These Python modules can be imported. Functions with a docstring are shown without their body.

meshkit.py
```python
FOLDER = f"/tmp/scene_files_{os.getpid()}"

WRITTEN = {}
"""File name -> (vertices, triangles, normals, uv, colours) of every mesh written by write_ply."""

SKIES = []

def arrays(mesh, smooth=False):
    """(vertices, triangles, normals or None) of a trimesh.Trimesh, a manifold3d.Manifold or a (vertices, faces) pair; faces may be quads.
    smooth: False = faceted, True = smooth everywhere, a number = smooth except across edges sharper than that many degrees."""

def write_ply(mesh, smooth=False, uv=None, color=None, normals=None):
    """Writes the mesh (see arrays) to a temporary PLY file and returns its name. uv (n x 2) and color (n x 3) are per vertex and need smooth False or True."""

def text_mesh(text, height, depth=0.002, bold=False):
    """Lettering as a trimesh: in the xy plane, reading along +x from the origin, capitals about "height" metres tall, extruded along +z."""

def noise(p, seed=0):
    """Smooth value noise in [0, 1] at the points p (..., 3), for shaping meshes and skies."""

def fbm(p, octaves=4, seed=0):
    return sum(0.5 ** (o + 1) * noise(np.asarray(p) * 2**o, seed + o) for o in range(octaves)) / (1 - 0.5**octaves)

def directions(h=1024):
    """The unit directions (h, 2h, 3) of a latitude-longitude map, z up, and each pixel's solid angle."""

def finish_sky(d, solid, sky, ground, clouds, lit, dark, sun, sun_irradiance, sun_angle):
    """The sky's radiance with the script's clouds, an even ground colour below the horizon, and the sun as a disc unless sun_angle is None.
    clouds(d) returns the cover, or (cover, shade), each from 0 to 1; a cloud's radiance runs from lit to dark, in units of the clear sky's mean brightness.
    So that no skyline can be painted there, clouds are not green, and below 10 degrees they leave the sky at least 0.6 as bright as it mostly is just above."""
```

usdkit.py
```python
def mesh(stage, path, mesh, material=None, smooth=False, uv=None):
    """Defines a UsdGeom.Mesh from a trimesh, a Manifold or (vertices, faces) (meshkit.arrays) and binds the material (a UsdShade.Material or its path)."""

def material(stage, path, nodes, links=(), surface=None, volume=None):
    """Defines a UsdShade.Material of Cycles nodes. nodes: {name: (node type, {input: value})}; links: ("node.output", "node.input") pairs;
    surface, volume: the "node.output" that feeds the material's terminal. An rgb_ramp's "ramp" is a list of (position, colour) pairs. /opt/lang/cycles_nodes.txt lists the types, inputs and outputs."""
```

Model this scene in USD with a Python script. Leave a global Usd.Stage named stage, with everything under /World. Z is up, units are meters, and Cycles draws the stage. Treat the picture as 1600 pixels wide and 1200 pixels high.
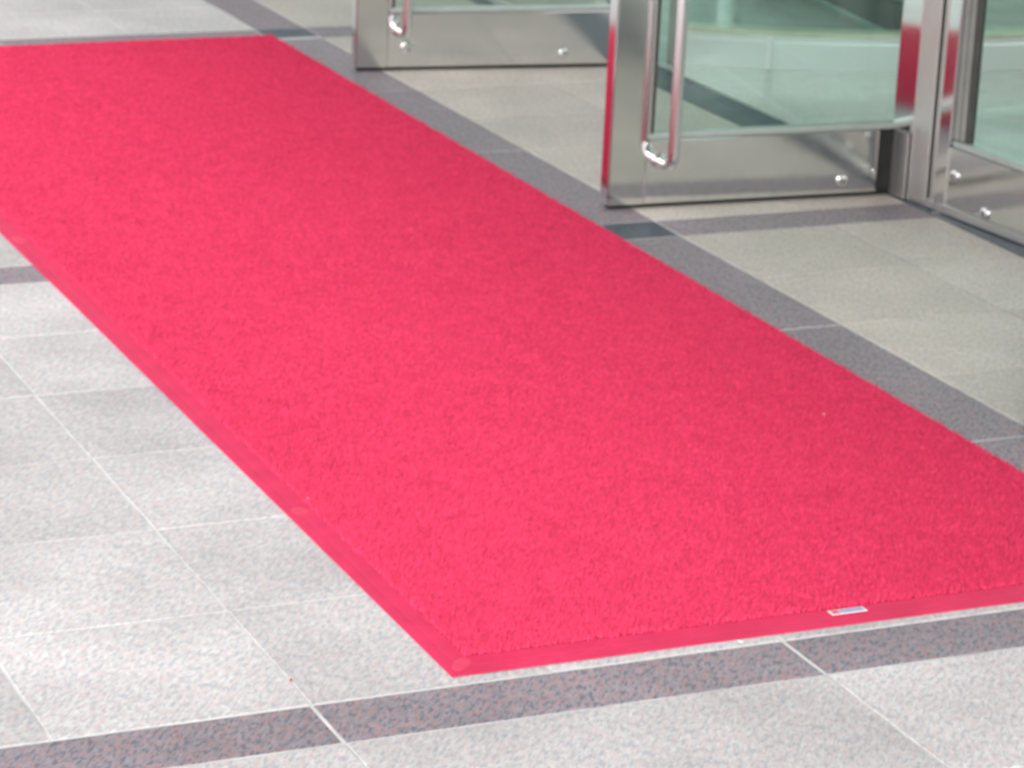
import math, random
import numpy as np
import trimesh
import usdkit, meshkit
from pxr import Usd, UsdGeom, UsdLux, UsdShade, Gf, Sdf, Vt

stage = Usd.Stage.CreateInMemory()
UsdGeom.SetStageUpAxis(stage, UsdGeom.Tokens.z)
UsdGeom.SetStageMetersPerUnit(stage, 1.0)
stage.SetDefaultPrim(UsdGeom.Xform.Define(stage, '/World').GetPrim())
UsdGeom.Scope.Define(stage, '/World/Looks')

# ------------------------------------------------------------------ camera, sky, sun, exposure
EXPOSURE = 1.86
SKY = 0.10
SUN_I, SUN_ANGLE = 0.255, 18.0
SUN_EL, SUN_DIR = math.radians(30), (-0.45, -0.89)
CAM_H = 1.8

cam = UsdGeom.Camera.Define(stage, '/World/camera')
cam.CreateHorizontalApertureAttr(36.0)
cam.CreateVerticalApertureAttr(27.0)
cam.CreateFocalLengthAttr(104.08)
cam.CreateClippingRangeAttr(Gf.Vec2f(0.05, 2000))
cam.CreateFStopAttr(18.0)
cam.CreateFocusDistanceAttr(2.6)
cam.CreateExposureAttr(EXPOSURE)
R_ = (0.91310723, -0.40532012, 0.04416782)
U_ = (0.08476695, 0.29468427, 0.95182758)
B_ = (-0.39881043, -0.86537667, 0.30343609)
cam.AddTransformOp().Set(Gf.Matrix4d(*R_, 0, *U_, 0, *B_, 0, 0, 0, CAM_H, 1))

sx, sy = np.array(SUN_DIR) / np.hypot(*SUN_DIR)
to_sun = np.array([sx * math.cos(SUN_EL), sy * math.cos(SUN_EL), math.sin(SUN_EL)])
dome = UsdLux.DomeLight.Define(stage, '/World/sky')
dome.GetPrim().SetCustomDataByKey('kind', 'structure')
sky_mat = usdkit.material(stage, '/World/Looks/sky', {
    'sky': ('sky_texture', {'sky_type': 'single_scattering', 'sun_disc': False, 'sun_elevation': SUN_EL, 'sun_rotation': math.atan2(sx, sy), 'aerosol_density': 3.0}),
    'tc': ('texture_coordinate', {}),
    'map': ('mapping', {'scale': (1.0, 1.0, 2.2)}),
    'n': ('noise_texture', {'scale': 1.7, 'detail': 5.0, 'roughness': 0.55}),
    'r': ('rgb_ramp', {'ramp': [(0.25, (0.72, 0.72, 0.72)), (0.5, (0.95, 0.95, 0.95))]}),
    'bw': ('rgb_to_bw', {}),
    'cl': ('vector_math', {'math_type': 'multiply', 'vector2': (5.2, 5.2, 5.35)}),
    'mx': ('mix_color', {}),
    'bg': ('background_shader', {'strength': SKY}),
}, [('tc.generated', 'map.vector'), ('map.vector', 'n.vector'), ('n.fac', 'r.fac'), ('r.color', 'bw.color'), ('bw.val', 'mx.fac'),
    ('r.color', 'cl.vector1'), ('sky.color', 'mx.a'), ('cl.vector', 'mx.b'), ('mx.result', 'bg.color')], surface='bg.background')
UsdShade.MaterialBindingAPI.Apply(dome.GetPrim()).Bind(sky_mat)
sun = UsdLux.DistantLight.Define(stage, '/World/sun')
sun.CreateIntensityAttr(SUN_I)
sun.CreateAngleAttr(SUN_ANGLE)
sun.CreateColorAttr(Gf.Vec3f(1.0, 0.985, 0.965))
sun.CreateNormalizeAttr(True)
zc = to_sun
xc = np.cross([0, 0, 1], zc); xc /= np.linalg.norm(xc)
yc = np.cross(zc, xc)
sun.AddTransformOp().Set(Gf.Matrix4d(*xc, 0, *yc, 0, *zc, 0, 0, 0, 0, 1))

# ------------------------------------------------------------------ helpers
used = {}
def numbered(path):
    n = used.get(path, 0); used[path] = n + 1
    return path if n == 0 else f'{path}_{n:03d}'

def info(prim, label=None, category=None, group=None, kind=None):
    for k, v in (('label', label), ('category', category), ('group', group), ('kind', kind)):
        if v: prim.SetCustomDataByKey(k, v)

def thing(name, loc=(0, 0, 0), rotz=0.0, **kw):
    x = UsdGeom.Xform.Define(stage, numbered('/World/' + name))
    x.AddTranslateOp().Set(Gf.Vec3d(*loc))
    if rotz: x.AddRotateZOp().Set(rotz)
    info(x.GetPrim(), **kw)
    return str(x.GetPath())

def obj(name, mesh, mat, parent='/World', smooth=False, **kw):
    m = usdkit.mesh(stage, numbered(f'{parent}/{name}'), mesh, mat, smooth=smooth)
    info(m.GetPrim(), **kw)
    return str(m.GetPath())

def cbox(x0, x1, y0, y1, z0, z1, c=0.0015):
    """A box with chamfered edges."""
    c = min(c, (x1 - x0) * .3, (y1 - y0) * .3, (z1 - z0) * .3)
    pts = []
    for X, sX in ((x0, 1), (x1, -1)):
        for Y, sY in ((y0, 1), (y1, -1)):
            for Z, sZ in ((z0, 1), (z1, -1)):
                pts += [(X, Y + sY * c, Z + sZ * c), (X + sX * c, Y, Z + sZ * c), (X + sX * c, Y + sY * c, Z)]
    return trimesh.convex.convex_hull(np.array(pts))

def box(x0, x1, y0, y1, z0, z1):
    return trimesh.creation.box(bounds=[(x0, y0, z0), (x1, y1, z1)])

def join(*ms):
    return trimesh.util.concatenate(list(ms))

def tube(path, r, n=20, caps=True):
    p = np.asarray(path, float); k = len(p)
    t = np.gradient(p, axis=0); t /= np.linalg.norm(t, axis=1, keepdims=True)
    a = np.cross(t[0], [0.31, 0.87, 0.4]); a /= np.linalg.norm(a)
    rings = []
    rr = np.broadcast_to(r, (k,))
    for i in range(k):
        a = a - t[i] * (a @ t[i]); a /= np.linalg.norm(a)
        b = np.cross(t[i], a)
        th = np.linspace(0, 2 * np.pi, n, endpoint=False)[:, None]
        rings.append(p[i] + rr[i] * (np.cos(th) * a + np.sin(th) * b))
    v = np.vstack(rings); f = []
    for i in range(k - 1):
        for j in range(n):
            q = (j + 1) % n
            f += [(i * n + j, i * n + q, (i + 1) * n + q), (i * n + j, (i + 1) * n + q, (i + 1) * n + j)]
    if caps:
        v = np.vstack([v, p[0], p[-1]]); c0, c1 = len(v) - 2, len(v) - 1
        for j in range(n):
            q = (j + 1) % n
            f += [(c0, q, j), (c1, (k - 1) * n + j, (k - 1) * n + q)]
    return trimesh.Trimesh(v, f, process=False)

def lathe_y(profile, cx, cy, cz, n=28):
    """profile: (distance along -y from the face, radius); axis along -y."""
    return tube([(cx, cy - d, cz) for d, r in profile], [max(r, 1e-4) for d, r in profile], n)

def dome_cap(cx, cy, cz, r, h, rim=0.0):
    pr = [(-0.001, r)] + ([(rim, r)] if rim else [])
    for a in np.linspace(0, math.pi / 2, 7):
        pr.append((rim + h * math.sin(a) + 1e-4, r * max(math.cos(a), 0.02)))
    return lathe_y(pr, cx, cy, cz)

def sweep_arc(profile, a0, a1, n):
    """Revolve a closed profile of (radius, z) about z between two angles (radians), capped."""
    pf = np.array(profile); m = len(pf); th = np.linspace(a0, a1, n)
    v = np.vstack([np.c_[pf[:, 0] * math.cos(t), pf[:, 0] * math.sin(t), pf[:, 1]] for t in th]); f = []
    for i in range(n - 1):
        for j in range(m):
            q = (j + 1) % m
            f += [(i * m + j, (i + 1) * m + j, (i + 1) * m + q), (i * m + j, (i + 1) * m + q, i * m + q)]
    for j in range(1, m - 1):
        f += [(0, j, j + 1), ((n - 1) * m, (n - 1) * m + j + 1, (n - 1) * m + j)]
    t = trimesh.Trimesh(v, f, process=False); t.fix_normals()
    return t

# ------------------------------------------------------------------ materials
STREAK_DIR = math.radians(-36)      # run of the stone and pile streaks standing in for camera-shake blur
def granite(name, c_lo, c_hi, c_dark, c_warm, rough, tile_var=0.085, spec=0.35, bump=0.15, dirt=0.17, speck=1.0):
    """Speckled granite: three scales of crystals, faint clouding, and a small change of tone from slab to slab."""
    return usdkit.material(stage, '/World/Looks/' + name, {
        'g': ('geometry', {}), 'gm': ('mapping', {'mapping_type': 'texture', 'rotation': (0, 0, STREAK_DIR), 'scale': (1.0, 3.0, 1.0)}),
        'n1': ('noise_texture', {'scale': 120.0, 'detail': 3.0, 'roughness': 0.65}),
        'r1': ('rgb_ramp', {'ramp': [(0.34, c_lo), (0.66, c_hi)]}),
        'v1': ('noise_texture', {'scale': 160.0, 'detail': 2.0, 'roughness': 0.5}),
        's1': ('separate_color', {}),
        'k1': ('rgb_ramp', {'ramp': [(0.52, (0, 0, 0)), (0.60, (1, 1, 1))]}),
        'k2': ('rgb_ramp', {'ramp': [(0.52, (0, 0, 0)), (0.60, (1, 1, 1))]}),
        'b1': ('rgb_to_bw', {}), 'b2': ('rgb_to_bw', {}),
        'm1': ('math', {'math_type': 'multiply', 'value2': 0.75 * speck}), 'm2': ('math', {'math_type': 'multiply', 'value2': 0.6 * speck}),
        'x1': ('mix_color', {'b': c_dark}), 'x2': ('mix_color', {'b': c_warm}),
        'n2': ('noise_texture', {'scale': 3.1, 'detail': 4.0, 'roughness': 0.6}),
        'r2': ('map_range', {'from_min': 0.3, 'from_max': 0.7, 'to_min': 1.0 - dirt, 'to_max': 1.0 + dirt * 0.5}),
        'oi': ('object_info', {}),
        'r3': ('map_range', {'from_min': 0.0, 'from_max': 1.0, 'to_min': 1.0 - tile_var, 'to_max': 1.0 + tile_var}),
        'mm': ('math', {'math_type': 'multiply'}),
        'sc': ('vector_math', {'math_type': 'scale'}),
        'n3': ('noise_texture', {'scale': 240.0, 'detail': 2.0}),
        'bp': ('bump', {'strength': bump, 'distance': 0.002}),
        'r4': ('map_range', {'from_min': 0.3, 'from_max': 0.7, 'to_min': rough - 0.08, 'to_max': rough + 0.1}),
        'p': ('principled_bsdf', {'specular_ior_level': spec}),
    }, [('g.position', 'gm.vector'), ('gm.vector', 'n1.vector'), ('n1.fac', 'r1.fac'), ('gm.vector', 'v1.vector'), ('v1.color', 's1.color'),
        ('s1.r', 'k1.fac'), ('s1.g', 'k2.fac'), ('k1.color', 'b1.color'), ('k2.color', 'b2.color'), ('b1.val', 'm1.value1'), ('b2.val', 'm2.value1'),
        ('r1.color', 'x1.a'), ('m1.value', 'x1.fac'), ('x1.result', 'x2.a'), ('m2.value', 'x2.fac'),
        ('g.position', 'n2.vector'), ('n2.fac', 'r2.value'), ('oi.random', 'r3.value'), ('r2.result', 'mm.value1'), ('r3.result', 'mm.value2'),
        ('x2.result', 'sc.vector1'), ('mm.value', 'sc.scale'), ('sc.vector', 'p.base_color'),
        ('g.position', 'n3.vector'), ('n3.fac', 'bp.height'), ('bp.normal', 'p.normal'), ('n2.fac', 'r4.value'), ('r4.result', 'p.roughness')], surface='p.BSDF')

M = {}
M['light'] = granite('light_granite', (0.455, 0.445, 0.45), (0.625, 0.612, 0.615), (0.31, 0.325, 0.395), (0.60, 0.46, 0.45), 0.55, speck=0.72)
M['warm_lit'] = granite('warm_lit_granite', (0.49, 0.443, 0.405), (0.65, 0.596, 0.55), (0.33, 0.335, 0.35), (0.60, 0.48, 0.41), 0.5, speck=0.6)  # copy of the light granite, tinted for the warmer light near the doors
M['band'] = granite('grey_granite', (0.205, 0.188, 0.21), (0.325, 0.295, 0.325), (0.11, 0.125, 0.17), (0.38, 0.235, 0.24), 0.5)
M['corner'] = granite('blue_black_granite', (0.040, 0.055, 0.078), (0.066, 0.088, 0.120), (0.026, 0.036, 0.052), (0.066, 0.082, 0.108), 0.4)
M['lobby_floor'] = granite('polished_lobby_stone', (0.48, 0.48, 0.46), (0.60, 0.60, 0.575), (0.40, 0.40, 0.39), (0.54, 0.51, 0.47), 0.16, spec=0.7, bump=0.02, dirt=0.06)

def simple(name, color, rough=0.5, metallic=0.0, noise=0.0, nscale=20.0, spec=0.5, **kw):
    nodes = {'p': ('principled_bsdf', {'base_color': color, 'roughness': rough, 'metallic': metallic, 'specular_ior_level': spec, **kw})}
    links = []
    if noise:
        lo = tuple(c * (1 - noise) for c in color); hi = tuple(min(c * (1 + noise), 1) for c in color)
        nodes.update({'g': ('geometry', {}), 'n': ('noise_texture', {'scale': nscale, 'detail': 4.0}), 'r': ('rgb_ramp', {'ramp': [(0.3, lo), (0.7, hi)]})})
        links = [('g.position', 'n.vector'), ('n.fac', 'r.fac'), ('r.color', 'p.base_color')]
    return usdkit.material(stage, '/World/Looks/' + name, nodes, links, surface='p.BSDF')

def steel(name, color, rough, streak=(3, 3, 160), bump=0.02, aniso=0.0, radial=False, smudge=0.06, metal=1.0):
    """Stainless steel: fine grain along one direction, smudges that change its gloss."""
    nodes = {'g': ('geometry', {}), 'mp': ('mapping', {'scale': streak}), 'n': ('noise_texture', {'scale': 6.0, 'detail': 3.0}),
             'n2': ('noise_texture', {'scale': 5.0, 'detail': 5.0, 'roughness': 0.65}),
             'rr': ('map_range', {'from_min': 0.35, 'from_max': 0.72, 'to_min': rough, 'to_max': rough + smudge}),
             'bp': ('bump', {'strength': bump, 'distance': 0.001}),
             'p': ('principled_bsdf', {'base_color': color, 'metallic': metal, 'anisotropic': aniso})}
    links = [('g.position', 'mp.vector'), ('mp.vector', 'n.vector'), ('n.fac', 'bp.height'), ('bp.normal', 'p.normal'),
             ('g.position', 'n2.vector'), ('n2.fac', 'rr.value'), ('rr.result', 'p.roughness')]
    if radial:
        nodes['t'] = ('tangent', {'direction_type': 'radial', 'axis': 'z'})
        links.append(('t.tangent', 'p.tangent'))
    return usdkit.material(stage, '/World/Looks/' + name, nodes, links, surface='p.BSDF')

M['steel'] = steel('satin_steel', (0.78, 0.78, 0.775), 0.035, streak=(4, 4, 120), bump=0.05, smudge=0.11)
M['stile'] = steel('stile_steel', (0.72, 0.72, 0.70), 0.09, streak=(120, 120, 2), bump=0.03)
M['mirror'] = steel('polished_steel', (0.80, 0.79, 0.785), 0.09, bump=0.0, smudge=0.03)
M['brushed'] = steel('brushed_steel', (0.70, 0.68, 0.67), 0.36, streak=(150, 150, 2), bump=0.05)
M['chrome'] = steel('chrome', (0.80, 0.80, 0.81), 0.22, bump=0.0, smudge=0.04)
M['ring'] = steel('ring_metal', (0.95, 0.95, 0.96), 0.34, streak=(3, 3, 120), bump=0.03, aniso=0.92, radial=True, metal=0.55)
M['bead'] = simple('bead_aluminium', (0.52, 0.56, 0.54), 0.35, 0.35, noise=0.06)
M['channel'] = simple('anodised_channel', (0.34, 0.34, 0.32), 0.5, 0.3, noise=0.08)
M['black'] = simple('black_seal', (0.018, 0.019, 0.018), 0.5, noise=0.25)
M['groove'] = simple('dark_gasket', (0.07, 0.07, 0.065), 0.55, noise=0.2)
M['grout'] = simple('pale_grout', (0.53, 0.53, 0.525), 0.85, noise=0.25, nscale=9.0)
M['grout_shaded'] = simple('shaded_grout', (0.30, 0.30, 0.29), 0.85, noise=0.15, nscale=40.0)  # darker copy of the pale grout, painting in the weaker light at right
M['ceiling'] = simple('lobby_ceiling_paint', (0.70, 0.70, 0.67), 0.8, noise=0.03)
M['lobby_wall'] = simple('lobby_wall_green_marble', (0.34, 0.47, 0.42), 0.3, noise=0.5, nscale=1.7)
M['facade'] = simple('facade_stone', (0.42, 0.38, 0.30), 0.6, noise=0.12, nscale=2.0)

def pane(name, tint):
    """See-through sheet that mirrors more at a slant (the same from both sides)."""
    return usdkit.material(stage, '/World/Looks/' + name, {
        't': ('transparent_bsdf', {'color': tint}), 'gl': ('glossy_bsdf', {'color': (1, 1, 1), 'roughness': 0.0}),
        'lw': ('layer_weight', {'blend': 0.5}), 'pw': ('math', {'math_type': 'power', 'value2': 5.0}),
        'ma': ('math', {'math_type': 'multiply_add', 'value2': 0.9, 'value3': 0.035}), 'mx': ('mix_closure', {})},
        [('lw.facing', 'pw.value1'), ('pw.value', 'ma.value1'), ('ma.value', 'mx.fac'), ('t.BSDF', 'mx.closure1'), ('gl.BSDF', 'mx.closure2')], surface='mx.closure')
M['glass'] = pane('door_glass', (0.85, 0.945, 0.905))
M['added_roof_glass'] = pane('added_roof_glass', (0.96, 0.97, 0.965))
M['drum_glass'] = pane('drum_glass', (0.89, 0.96, 0.94))

# ground beyond the built slabs: the same paving as a pattern
M['ground'] = usdkit.material(stage, '/World/Looks/far_paving', {
    'g': ('geometry', {}), 'br': ('brick_texture', {'offset': 0.0, 'scale': 1.0, 'brick_width': 0.4, 'row_height': 0.385, 'mortar_size': 0.004, 'mortar': (0.5, 0.5, 0.49), 'color1': (0.40, 0.385, 0.38), 'color2': (0.48, 0.465, 0.455)}),
    'n': ('noise_texture', {'scale': 90.0, 'detail': 4.0}), 'r': ('rgb_ramp', {'ramp': [(0.3, (0.75, 0.75, 0.77)), (0.7, (1.12, 1.1, 1.1))]}),
    'm': ('vector_math', {'math_type': 'multiply'}), 'p': ('principled_bsdf', {'roughness': 0.55, 'specular_ior_level': 0.35})},
    [('g.position', 'br.vector'), ('g.position', 'n.vector'), ('n.fac', 'r.fac'), ('br.color', 'm.vector1'), ('r.color', 'm.vector2'), ('m.vector', 'p.base_color')], surface='p.BSDF')

# carpet pile: red fibre, tone varying tuft by tuft and in soft patches
M['pile'] = usdkit.material(stage, '/World/Looks/red_pile', {
    'g': ('geometry', {}), 'pm': ('mapping', {'mapping_type': 'texture', 'rotation': (0, 0, STREAK_DIR), 'scale': (1.0, 4.5, 1.0)}), 'n1': ('noise_texture', {'scale': 190.0, 'detail': 2.0}), 'n2': ('noise_texture', {'scale': 22.0, 'detail': 3.0, 'roughness': 0.6}),
    'n3': ('noise_texture', {'scale': 2.3, 'detail': 2.0}),
    'a': ('math', {'math_type': 'multiply_add', 'value2': 0.72, 'value3': 0.0}), 'b': ('math', {'math_type': 'multiply_add', 'value2': 0.20}), 'c': ('math', {'math_type': 'multiply_add', 'value2': 0.05}),
    'r': ('rgb_ramp', {'ramp': [(0.32, (0.50, 0.026, 0.082)), (0.49, (0.62, 0.037, 0.108)), (0.66, (0.74, 0.058, 0.145))]}),
    'p': ('principled_bsdf', {'roughness': 0.85, 'specular_ior_level': 0.15, 'sheen_weight': 0.25, 'sheen_roughness': 0.4, 'sheen_tint': (1.0, 0.45, 0.55)})},
    [('g.position', 'pm.vector'), ('pm.vector', 'n1.vector'), ('g.position', 'n2.vector'), ('g.position', 'n3.vector'), ('n1.fac', 'a.value1'), ('n2.fac', 'b.value1'), ('a.value', 'b.value3'),
     ('n3.fac', 'c.value1'), ('b.value', 'c.value3'), ('c.value', 'r.fac'), ('r.color', 'p.base_color')], surface='p.BSDF')
M['backing'] = simple('red_backing', (0.30, 0.008, 0.025), 0.9)
M['edging'] = simple('red_vinyl', (0.60, 0.030, 0.100), 0.55, noise=0.10, nscale=14.0, spec=0.25)
M['weld'] = simple('worn_vinyl_seam', (0.64, 0.044, 0.108), 0.5, noise=0.12, nscale=60.0)
M['streak_white'] = simple('painted_streak_white', (0.88, 0.88, 0.88), 0.2)  # white for the painted highlight on the ring
M['tag_white'] = simple('tag_white', (0.72, 0.70, 0.72), 0.4)
M['tag_blue'] = simple('tag_blue', (0.28, 0.34, 0.55), 0.4, noise=0.3, nscale=300.0)
M['tag_red'] = simple('tag_red', (0.62, 0.10, 0.16), 0.4)
M['paper'] = simple('white_paper', (0.8, 0.8, 0.8), 0.8)
M['fibre'] = simple('red_fibre', (0.62, 0.06, 0.08), 0.8)
M['warm_brass'] = simple('brass', (0.72, 0.71, 0.56), 0.3, 0.6, noise=0.1)

# ------------------------------------------------------------------ the ground and the paving
rng = random.Random(5)
nrg = np.random.default_rng(11)
X_FACE = 4.0
g = 400.0
obj('ground', trimesh.Trimesh([(-g, -g, -.014), (g, -g, -.014), (g, g, -.014), (-g, g, -.014)], [(0, 1, 2), (0, 2, 3)], process=False), M['ground'], kind='structure')

pave = thing('pavement', kind='structure')
XL = [0.234, 0.639, 1.044, 1.440, 1.836, 2.238, 2.664, 3.068]           # joints between slabs running away from the camera
XB = (3.068, 3.237)                                                       # the long grey band
XR = [3.237, 3.655, 3.955]                                                # slabs between band and doors
ROW, BW = 0.385, 0.142
BANDS = [3.642, 6.095, 8.575]                                             # cross bands (near edge), each 0.142 deep
rows = []
for b in BANDS:
    rows += [(b + BW + i * ((6.095 - 3.642 - BW) / 6), b + BW + (i + 1) * ((6.095 - 3.642 - BW) / 6)) for i in range(6 if b < 8 else 4)]
rows += [(3.642 - ROW, 3.642), (3.642 - 2 * ROW, 3.642 - ROW)]

def slab(x0, x1, y0, y1, mat, name, gap=0.0026):
    j = lambda s: gap * (0.75 + 0.5 * rng.random())
    z = rng.uniform(-0.0007, 0.0)
    m = cbox(x0 + j(0), x1 - j(0), y0 + j(0), y1 - j(0), -0.010, z, 0.0012)
    # a trace of unevenness: every slab lies very slightly off level
    c = m.vertices.mean(0)
    m.vertices[:, 2] += (m.vertices[:, 0] - c[0]) * rng.uniform(-.0016, .0016) + (m.vertices[:, 1] - c[1]) * rng.uniform(-.0016, .0016)
    obj(name, m, mat, pave)

for y0, y1 in rows:
    for x0, x1 in ([(0.234, 0.639), (0.639, 1.440), (1.440, 2.238), (2.238, 3.068)] if y1 < 3.7 else list(zip(XL[:-1], XL[1:]))) + list(zip(XR[:-1], XR[1:])):
        slab(x0, x1, y0, y1, M['warm_lit'] if x0 > 3.2 else M['light'], 'paving_slab', 0.0021)
for b in BANDS:
    for x0, x1 in ((0.234, 0.639), (0.639, 1.440), (1.440, 2.238), (2.238, XB[0])):
        slab(x0, x1, b, b + BW, M['band'], 'band_slab', 0.003)
    slab(XB[1], 3.955, b, b + BW, M['band'], 'band_slab', 0.003)
    slab(XB[0], XB[1], b, b + BW, M['corner'], 'corner_stone', 0.003)
    n = 3 if b < 8 else 2
    step = (6.095 - 3.642 - BW) / 3
    for i in range(n):
        slab(XB[0], XB[1], b + BW + i * step, b + BW + (i + 1) * step, M['band'], 'band_slab', 0.003)
slab(XB[0], XB[1], 3.642 - 2 * ROW, 3.642, M['band'], 'band_slab', 0.003)
y = 2.87
while y < 10.2:
    slab(3.955, 4.105, y, y + 0.82, M['corner'], 'threshold_stone', 0.002)
    y += 0.82
obj('grout_bed', box(0.2, XB[1] + 0.002, 2.8, 10.3, -0.012, -0.0014), M['grout'], pave)
obj('grout_bed', box(XB[1] + 0.002, 4.1, 2.8, 10.3, -0.012, -0.0022), M['grout_shaded'], pave)

# ------------------------------------------------------------------ the building: lobby shell and front above the doors
bld = thing('office_building', (X_FACE, 6.0, 0), label='stone office building with glazed ground floor lobby behind the doors', category='building')
def bpart(name, x0, x1, y0, y1, z0, z1, mat, c=0.004):
    return obj(name, cbox(x0 - X_FACE, x1 - X_FACE, y0 - 6, y1 - 6, z0, z1, c), M[mat], bld)
bpart('ceiling', 4.2, 4.6, -3.0, 18.0, 3.05, 3.2, 'ceiling')
bpart('ceiling', 12.4, 14.0, -3.0, 18.0, 3.05, 3.2, 'ceiling')
for k in range(8):                                                        # unseen glazed roof, added to let more light into the lobby
    y0 = -3.0 + k * 2.625
    bpart('roof_beam', 4.601, 12.399, y0, y0 + 0.12, 3.0, 3.2, 'steel')
    bpart('roof_light', 4.601, 12.399, y0 + 0.121, y0 + 2.624, 3.12, 3.135, 'added_roof_glass', 0.001)
bpart('back_wall', 14.0, 14.3, -3.0, 18.0, 0, 3.2, 'lobby_wall')
bpart('side_wall', 4.2, 14.0, -3.3, -3.0, 0, 3.2, 'lobby_wall')
bpart('side_wall', 4.2, 14.0, 18.0, 18.3, 0, 3.2, 'lobby_wall')
bpart('upper_wall', 4.0, 4.4, -3.3, 18.3, 3.205, 14.0, 'facade')
bpart('door_head', 3.97, 4.12, -3.0, 18.0, 2.36, 2.44, 'steel')
bpart('transom_glass', 4.03, 4.045, -3.0, 18.0, 2.442, 3.2, 'glass', 0.001)
bpart('canopy', 0.5, 3.995, -3.3, 18.3, 3.25, 3.5, 'facade')  # unseen slab added to shade the paving towards the doors

lob = thing('lobby_floor', kind='structure')
xs = np.arange(4.107, 9.6, 0.79); ys = np.arange(4.0, 13.0, 0.79)
for x0 in xs:
    for y0 in ys:
        obj('floor_tile', cbox(x0 + .0007, x0 + .7893, y0 + .0007, y0 + .7893, -.010, rng.uniform(-.0004, 0), .0006), M['lobby_floor'], lob)
obj('floor_bed', box(4.107, 14.0, -3.0, 18.0, -.012, -.0012), M['lobby_floor'], lob)

# ------------------------------------------------------------------ the doors
HD = 2.34
SW1, SW2 = 5.0, 9.0
def arc_handle(u, z0, z1, d, r):
    """A pull bar standing off the face by d, bent back into the leaf at both ends."""
    rb = 0.036
    p = [(u, 0.004, z0)]
    p += [(u, -(d - rb) - rb * math.sin(a), z0 + rb * (1 - math.cos(a))) for a in np.linspace(0, math.pi / 2, 9)]
    p += [(u, -d, z) for z in np.linspace(z0 + rb + .02, z1 - rb - .02, 9)]
    p += [(u, -(d - rb) - rb * math.cos(a), z1 - rb * (1 - math.sin(a))) for a in np.linspace(0, math.pi / 2, 9)]
    p += [(u, 0.004, z1)]
    return tube(p, r, 24)

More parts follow.
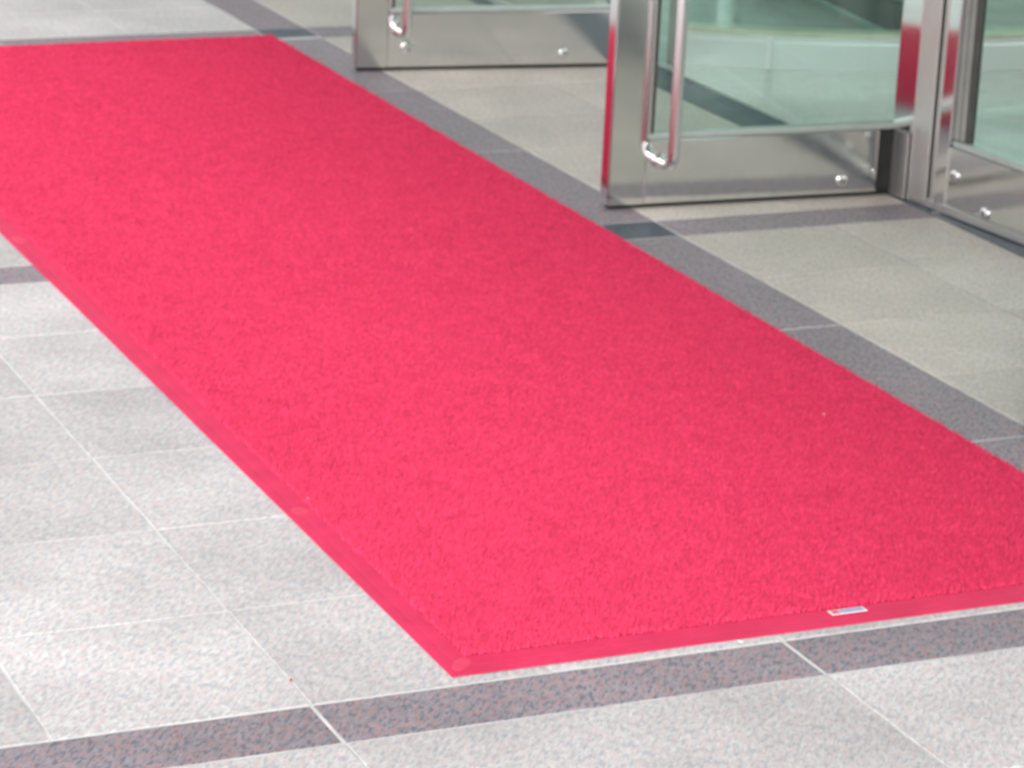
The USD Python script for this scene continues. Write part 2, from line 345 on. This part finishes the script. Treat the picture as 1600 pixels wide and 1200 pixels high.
def door_leaf(loc, rotz, label, lock=False, gap=True):
    """Leaf along +x from its free edge; -y is the face with the pull handle; 46 mm thick."""
    t = thing('glass_door', loc, rotz, label=label, category='door')
    T, zb = 0.046, 0.012
    # free-edge stile: a front and a rear face plate round a core, the edge itself polished
    obj('edge_stile', cbox(0.0, 0.095, 0, T, zb, HD, 0.0008), M['stile'], t)
    obj('edge_strip', cbox(-0.0035, -0.0002, 0.002, T - 0.002, zb + .002, HD - .002, 0.0008), M['mirror'], t)
    obj('glazing_bead', cbox(0.0955, 0.1075, 0.004, 0.016, 0.1895, HD - .12, 0.003), M['brushed'], t)
    obj('gasket', cbox(0.1078, 0.116, 0.006, 0.03, 0.1895, HD - .12, 0.001), M['groove'], t)
    rail_end = 0.745 if gap else 0.811
    obj('bottom_rail', cbox(0.0956, rail_end, 0.0006, T - 0.0006, zb, 0.172, 0.0016), M['steel'], t)
    obj('rail_bead', cbox(0.098, 0.806, 0.004, T - 0.004, 0.1724, 0.188, 0.004), M['bead'], t)
    obj('bottom_seal', cbox(0.006, 0.800, 0.011, T - 0.011, 0.0015, zb - .0005, 0.001), M['black'], t)  # black seal strip, put in to carry the contact shadow under the leaf
    if gap:
        obj('hinge_edge', cbox(0.791, 0.811, 0.0006, 0.021, zb, 0.172, 0.001), M['steel'], t)
        obj('pivot_gap', cbox(0.7455, 0.7905, 0.010, 0.021, zb + .002, 0.1715, 0.001), M['black'], t)
        obj('pivot_cover', cbox(0.7455, 0.811, 0.0215, T - .0006, zb, 0.172, 0.001), M['steel'], t)
    obj('hinge_gasket', cbox(0.803, 0.811, 0.008, T - 0.008, 0.1885, HD - .12, 0.001), M['groove'], t)
    obj('glass_pane', box(0.1165, 0.8025, 0.018, 0.028, 0.189, HD - .121), M['glass'], t)
    obj('top_rail', cbox(0.0965, 0.811, 0.0006, T - 0.0006, HD - .119, HD, 0.0016), M['steel'], t)
    # pull handle with collars
    h = obj('handle', arc_handle(0.131, 0.120, 1.95, 0.082, 0.0142), M['chrome'], t, smooth=40)
    for z in (0.120, 1.95):
        obj('collar', lathe_y([(0.0005, 0.021), (0.004, 0.021), (0.009, 0.0165), (0.017, 0.0148), (0.018, 0.0135)], 0.131, 0.0, z), M['chrome'], h, smooth=40)
    for u in (0.645,):
        b = obj('bolt', dome_cap(u, 0.0, 0.046, 0.0145, 0.0035, 0.004), M['chrome'], t, smooth=40)
        obj('bolt_socket', lathe_y([(0.0072, 0.0045), (0.0082, 0.0045)], u, 0, 0.046, 6), M['groove'], b)
    if lock:
        k = obj('lock', dome_cap(0.158, 0.0, 0.067, 0.0225, 0.002, 0.008), M['steel'], t, smooth=40)
        obj('keyhole', cbox(0.1568, 0.1592, -0.0112, -0.0095, 0.060, 0.074, 0.0003), M['black'], k)
    return t

door_leaf((3.1508, 8.0434, 0), -7.0, 'far glass door open across the back of the carpet, round lock under its handle', lock=True, gap=False)
door_leaf((3.1663, 6.3540, 0), -2.5, 'nearer glass door open beside the blue black stone square')
door_leaf((3.1793, 4.4800, 0), -1.0, 'glass door of which only a red edge sliver shows at right')

# jamb posts and the fixed glazing between the openings
def bowed(u0, u1, y0, y1, h, swing, zd):
    """Polished cover strip of thin sheet, turned by swing degrees, with the shallow dent that its reflection shows."""
    zs = np.r_[np.linspace(0, .3, 6), np.linspace(.32, .95, 40), np.linspace(1.0, h, 8)]
    w = (u1 - u0); sl = math.tan(math.radians(swing)) * w
    v, f = [], []
    for z in zs:
        tz = np.clip((z - zd) / .22, 0, 1); t2 = np.clip((z - zd - .22) / .30, 0, 1)
        d = 0.0075 * (tz * tz * (3 - 2 * tz)) * (1 - t2 * t2 * (3 - 2 * t2))
        v += [(u0, y0 + d, z), (u1, y0 + sl + d, z), (u1, y1, z), (u0, y1, z)]
    for i in range(len(zs) - 1):
        for j in range(4):
            q = (j + 1) % 4
            f += [(i * 4 + j, i * 4 + q, (i + 1) * 4 + q), (i * 4 + j, (i + 1) * 4 + q, (i + 1) * 4 + j)]
    k = (len(zs) - 1) * 4
    f += [(0, 2, 1), (0, 3, 2), (k, k + 1, k + 2), (k, k + 2, k + 3)]
    return trimesh.Trimesh(v, f, process=False)

def post(y0, x0, rotz, label):
    """Door jamb: polished and brushed facets facing the pavement; local x runs along the front towards the camera."""
    t = thing('door_jamb', (x0, y0, 0), rotz, label=label, category='door frame', group=None)
    obj('polished_face', bowed(-0.156, -0.081, -0.012, 0.07, HD, SW1, .42), M['mirror'], t, smooth=30)
    obj('foot_cover', cbox(-0.158, -0.081, -0.0165, -0.0125, 0.002, 0.172, 0.001), M['brushed'], t)
    obj('face_edge', cbox(-0.0805, -0.078, -0.0075, 0.03, 0, HD, 0.0006), M['chrome'], t)
    obj('brushed_face', cbox(-0.0775, -0.008, -0.004, 0.07, 0, HD, 0.0015), M['brushed'], t)
    obj('gasket', cbox(-0.0078, 0.0075, 0.008, 0.06, 0, HD, 0.001), M['groove'], t)
    obj('back_gasket', cbox(-0.164, -0.1565, 0.004, 0.05, 0.0, HD, 0.001), M['groove'], t)
    return t

def fixed_panel(x0, y0, rotz, length, label, bolts):
    t = thing('glass_panel', (x0, y0, 0), rotz, label=label, category='glass panel')
    T, zb = 0.046, 0.026
    obj('brushed_stile', cbox(0.008, 0.0345, -0.004, T, zb, HD, 0.0015), M['brushed'], t)
    obj('polished_stile', bowed(0.035, 0.070, -0.012, T, HD, SW2, .46), M['mirror'], t, smooth=30)
    obj('stile_edge', cbox(0.0702, 0.0725, -0.0055, 0.01, 0.19, HD, 0.0006), M['chrome'], t)
    for i in range(3):
        obj('glazing_channel', cbox(0.0728 + i * .0185, 0.0728 + i * .0185 + .0178, 0.003 + .004 * i, 0.03, 0.189, HD - .12, 0.004), M['channel'] if i < 2 else M['groove'], t)
    obj('bottom_rail', cbox(0.0705, length, -0.002, T, zb, 0.172, 0.0016), M['steel'], t)
    obj('rail_bead', cbox(0.0728, length, 0.002, T - .004, 0.1724, 0.188, 0.004), M['bead'], t)
    obj('sill', cbox(0.0, length, -0.010, T + .01, 0.0005, 0.0255, 0.003), M['brushed'], t)
    obj('glass_pane', box(0.129, length - .09, 0.020, 0.030, 0.1885, HD - .121), M['glass'], t)
    obj('far_stile', cbox(length - .0895, length, 0.0, T, 0.1885, HD, 0.0015), M['stile'], t)
    obj('top_rail', cbox(0.0728, length - .09, 0.0, T, HD - .119, HD, 0.0016), M['steel'], t)
    for u, z in bolts:
        b = obj('bolt', dome_cap(u, -0.002, z, 0.0145, 0.0035, 0.004), M['chrome'], t, smooth=40)
        obj('bolt_socket', lathe_y([(0.0092, 0.0045), (0.0102, 0.0045)], u, 0, z, 6), M['groove'], b)
    return t

P3, A3 = (3.9859, 6.1887), -90 + 5.3
post(P3[1], P3[0], A3, 'polished steel door jamb reflecting the red carpet beside the nearer open door')
fixed_panel(P3[0], P3[1], A3, 1.60, 'glass panel beside the jamb at right with two round bolts', [(0.101, 0.104), (0.231, 0.040)])
post(8.02, 4.01, -90, 'steel door jamb behind the far open door')
fixed_panel(4.01, 9.76, -90, 1.58, 'glass panel beyond the far open door', [(0.101, 0.104)])

# ------------------------------------------------------------------ the revolving door in the lobby
CX, CY, RD = 5.266, 9.630, 2.007
rv = thing('revolving_door', (CX, CY, 0), label='curved drum of a glass revolving door on a steel ring', category='revolving door')
a0, a1 = math.radians(-122.6), math.radians(-28)
obj('base_ring', sweep_arc([(RD, 0), (RD, 0.084), (RD - .003, 0.087), (RD - .006, 0.087), (RD - .006, 0.104), (RD - .075, 0.104), (RD - .075, 0)], a0, a1, 140), M['ring'], rv, smooth=25)
obj('ring_cap', sweep_arc([(RD - .002, 0.1045), (RD - .002, 0.118), (RD - .08, 0.118), (RD - .08, 0.1045)], a0, a1, 140), M['warm_brass'], rv, smooth=25)
obj('drum_glass', sweep_arc([(RD - .03, 0.1185), (RD - .03, 2.3), (RD - .042, 2.3), (RD - .042, 0.1185)], a0, a1, 100), M['drum_glass'], rv, smooth=25)
obj('canopy', sweep_arc([(RD - .10, 2.31), (RD + .02, 2.31), (RD + .02, 2.5), (RD - .10, 2.5)], math.radians(-122.6), math.radians(122.6), 80), M['ring'], rv, smooth=25)
obj('centre_post', tube([(0, 0, 0.0), (0, 0, 2.3)], 0.05, 24), M['mirror'], rv, smooth=40)
for k in range(3):
    a = math.radians(-97 + 97 * k)
    ux, uy = math.cos(a), math.sin(a)
    def wing(u0, u1, t, z0, z1, mat, name):
        m = cbox(u0, u1, -t / 2, t / 2, z0, z1, 0.002)
        m.apply_transform(trimesh.transformations.rotation_matrix(a, [0, 0, 1]))
        return obj(name, m, M[mat], rv)
    wing(0.06, RD - .08, 0.05, 0.02, 0.12, 'black', 'wing_rail')
    wing(RD - .14, RD - .08, 0.05, 0.122, 2.28, 'stile', 'wing_stile')
    wing(0.06, RD - .145, 0.012, 0.122, 2.28, 'drum_glass', 'wing_glass')
jm = cbox(RD - .085, RD + .004, -0.05, -0.002, 0, 2.3, 0.003)
jm.apply_transform(trimesh.transformations.rotation_matrix(a0, [0, 0, 1]))
obj('drum_jamb', jm, M['channel'], rv)
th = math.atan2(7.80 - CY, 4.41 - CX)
obj('joint_strip', tube([(RD * math.cos(th), RD * math.sin(th), z) for z in (0.001, 0.05, 0.103)], 0.0105, 20), M['streak_white'], rv, smooth=40)  # white strip standing in for a bright highlight streak on the ring

# ------------------------------------------------------------------ the red carpet
C00, C10, C11, C01 = np.array([1.679, 3.812]), np.array([3.066, 3.804]), np.array([3.083, 8.575]), np.array([1.683, 8.572])
CO = np.array([2.378, 6.21])
cp = thing('red_carpet', (*CO, 0), label='long red entrance carpet with smooth red vinyl edging lying along the doors', category='carpet')
corners = [C00 - CO, C10 - CO, C11 - CO, C01 - CO]
W_L, W_F, W_R, W_B = 0.045, 0.056, 0.012, 0.014
def inset(d_left, d_front, d_right, d_back):
    a, b, c, d = corners
    return [a + (d_left, d_front), b + (-d_right, d_front), c + (-d_right, -d_back), d + (d_left, -d_back)]
prof = [(0, 0.0003), (0, 0.0022), (0.07, 0.0034), (0.40, 0.0046), (0.46, 0.0036), (0.52, 0.0048), (0.97, 0.0062), (1.0, 0.0062), (1.06, 0.0003)]
loops = [inset(f * W_L, f * W_F, f * W_R, f * W_B) for f, z in prof]
for k in range(4):
    q = (k + 1) % 4
    n = 60
    v, f = [], []
    for i, (fr, z) in enumerate(prof):
        A, Bq = loops[i][k], loops[i][q]
        for s in np.linspace(0, 1, n):
            pt = A + (Bq - A) * s
            wob = 0.0010 * (meshkit.noise(np.array([pt[0] * 5, pt[1] * 5, k * 3.1])) - 0.5) if 0 < i < 8 else 0
            rip = 0.0010 * (meshkit.noise(np.array([s * 17 + k * 9.7, 2.2, 0.4])) - 0.5) * min(1, 12 * min(s, 1 - s)) * (1 - fr)
            v.append((pt[0] + rip, pt[1] + rip, z + abs(wob)))
    m = len(prof)
    for i in range(m - 1):
        for j in range(n - 1):
            f += [(i * n + j, i * n + j + 1, (i + 1) * n + j + 1), (i * n + j, (i + 1) * n + j + 1, (i + 1) * n + j)]
    obj('vinyl_edging', trimesh.Trimesh(v, f, process=False), M['edging'], cp, smooth=35)
ins = inset(W_L, W_F, W_R, W_B)
bv = [(*p, 0.0066) for p in ins] + [(*p, 0.0004) for p in ins]
obj('backing', trimesh.Trimesh(bv, [(0, 1, 2), (0, 2, 3), (4, 6, 5), (4, 7, 6), (0, 4, 1), (1, 4, 5), (1, 5, 2), (2, 5, 6), (2, 6, 3), (3, 6, 7), (3, 7, 0), (0, 7, 4)], process=False), M['backing'], cp)
# the pile: cut tufts, each a leaning three-sided cone
SP = 0.0042
nx, ny = int(1.33 / SP), int(4.73 / SP)
gx, gy = np.meshgrid((np.arange(nx) + .5) / nx, (np.arange(ny) + .5) / ny)
s = np.clip(gx.ravel() + nrg.uniform(-.5, .5, nx * ny) / nx, 0, 1); t = np.clip(gy.ravel() + nrg.uniform(-.5, .5, nx * ny) / ny, 0, 1)
I = [np.array(p) for p in ins]
base = ((1 - s) * (1 - t))[:, None] * I[0] + (s * (1 - t))[:, None] * I[1] + (s * t)[:, None] * I[2] + ((1 - s) * t)[:, None] * I[3]
N = len(base)
P3d = np.c_[base, np.zeros(N)]
ca, sa = math.cos(STREAK_DIR), math.sin(STREAK_DIR)
P3r = np.c_[P3d[:, 0] * ca + P3d[:, 1] * sa, -P3d[:, 0] * sa + P3d[:, 1] * ca, P3d[:, 2]]
hgt = 0.0062 + 0.0025 * meshkit.noise(P3r * (150, 45, 1), 3) + 0.0006 * meshkit.noise(P3d * 28, 5) + 0.0005 + nrg.uniform(-.0014, .0022, N)
lean_a = math.radians(56) + (meshkit.noise(P3d * 40, 8) - .5) * 1.6 + nrg.normal(0, .35, N)
lean = 0.0042 * (0.5 + meshkit.noise(P3d * 60, 9))
tip = np.c_[base[:, 0] + np.cos(lean_a) * lean, base[:, 1] + np.sin(lean_a) * lean, 0.0066 + hgt]
rot = nrg.uniform(0, 2 * np.pi, N); rad = nrg.uniform(.0023, .0034, N)
ring = [np.c_[base[:, 0] + np.cos(rot + k * 2.0944) * rad, base[:, 1] + np.sin(rot + k * 2.0944) * rad, np.full(N, 0.0064)] for k in range(3)]
pv = np.stack([*ring, tip], 1).reshape(-1, 3)
idx = (np.arange(N) * 4)[:, None, None]
pf = (idx + np.array([[0, 1, 3], [1, 2, 3], [2, 0, 3]])[None]).reshape(-1, 3)
obj('pile', trimesh.Trimesh(pv, pf, process=False), M['pile'], cp, kind='stuff')
# welded seams of the edging
def lump(cx, cy, lx, ly, rot, z, h):
    m = trimesh.creation.icosphere(3, 1.0); m.vertices *= (lx, ly, h)
    m.vertices[:, 2] *= 0.8 + 0.4 * meshkit.noise(m.vertices * (90, 90, 1) + 3)
    m.apply_transform(trimesh.transformations.rotation_matrix(rot, [0, 0, 1])); m.apply_translation((cx - CO[0], cy - CO[1], z))
    return m
obj('seam_weld', lump(1.712, 3.850, 0.034, 0.013, math.radians(52), 0.0046, 0.0016), M['weld'], cp, smooth=True)
obj('seam_weld', lump(1.708, 4.555, 0.018, 0.022, 0.2, 0.0046, 0.0013), M['weld'], cp, smooth=True)
obj('seam_weld', lump(1.706, 6.43, 0.018, 0.03, 0.1, 0.0046, 0.0013), M['weld'], cp, smooth=True)
# woven name tag where pile meets the front edging
tx, ty = 2.393 - CO[0], 3.846 - CO[1]
tg = obj('maker_tag', cbox(tx - .033, tx + .033, ty - .009, ty + .009, 0.0066, 0.0082, 0.0006), M['tag_white'], cp)
obj('blue_print', cbox(tx - .014, tx + .029, ty - .006, ty + .0058, 0.0083, 0.0086, 0.0001), M['tag_blue'], tg)
obj('red_print', cbox(tx - .030, tx - .016, ty - .0065, ty + .006, 0.0083, 0.0086, 0.0001), M['tag_red'], tg)

# ------------------------------------------------------------------ small litter
def scrap(name, x, y, z, lx, ly, mat, rot, **kw):
    m = trimesh.creation.icosphere(1, 1.0); m.vertices *= (lx, ly, 0.0012)
    m.vertices += (meshkit.noise(m.vertices * 700)[:, None] - .5) * 0.0012
    m.apply_transform(trimesh.transformations.rotation_matrix(rot, [0, 0, 1]))
    tpath = numbered('/World/' + name)
    mm = usdkit.mesh(stage, tpath, m, mat); mm.AddTranslateOp().Set(Gf.Vec3d(x, y, z)); info(mm.GetPrim(), **kw)
scrap('paper_scrap', 2.170, 3.798, 0.002, 0.0035, 0.006, M['paper'], 0.4, label='tiny white paper scrap lying on the pale joint before the front edging', category='litter')
scrap('lint', 2.858, 4.74, 0.016, 0.0009, 0.005, M['paper'], -0.3, label='white lint speck on the right half of the carpet pile', category='lint')
scrap('lint', 1.732, 4.59, 0.012, 0.0010, 0.006, M['paper'], -0.3, label='white lint speck beside the left edging of the carpet', category='lint')
scrap('thread', 1.442, 3.878, 0.001, 0.002, 0.006, M['fibre'], -0.4, label='short red thread on a paving joint left of the carpet corner', category='thread')
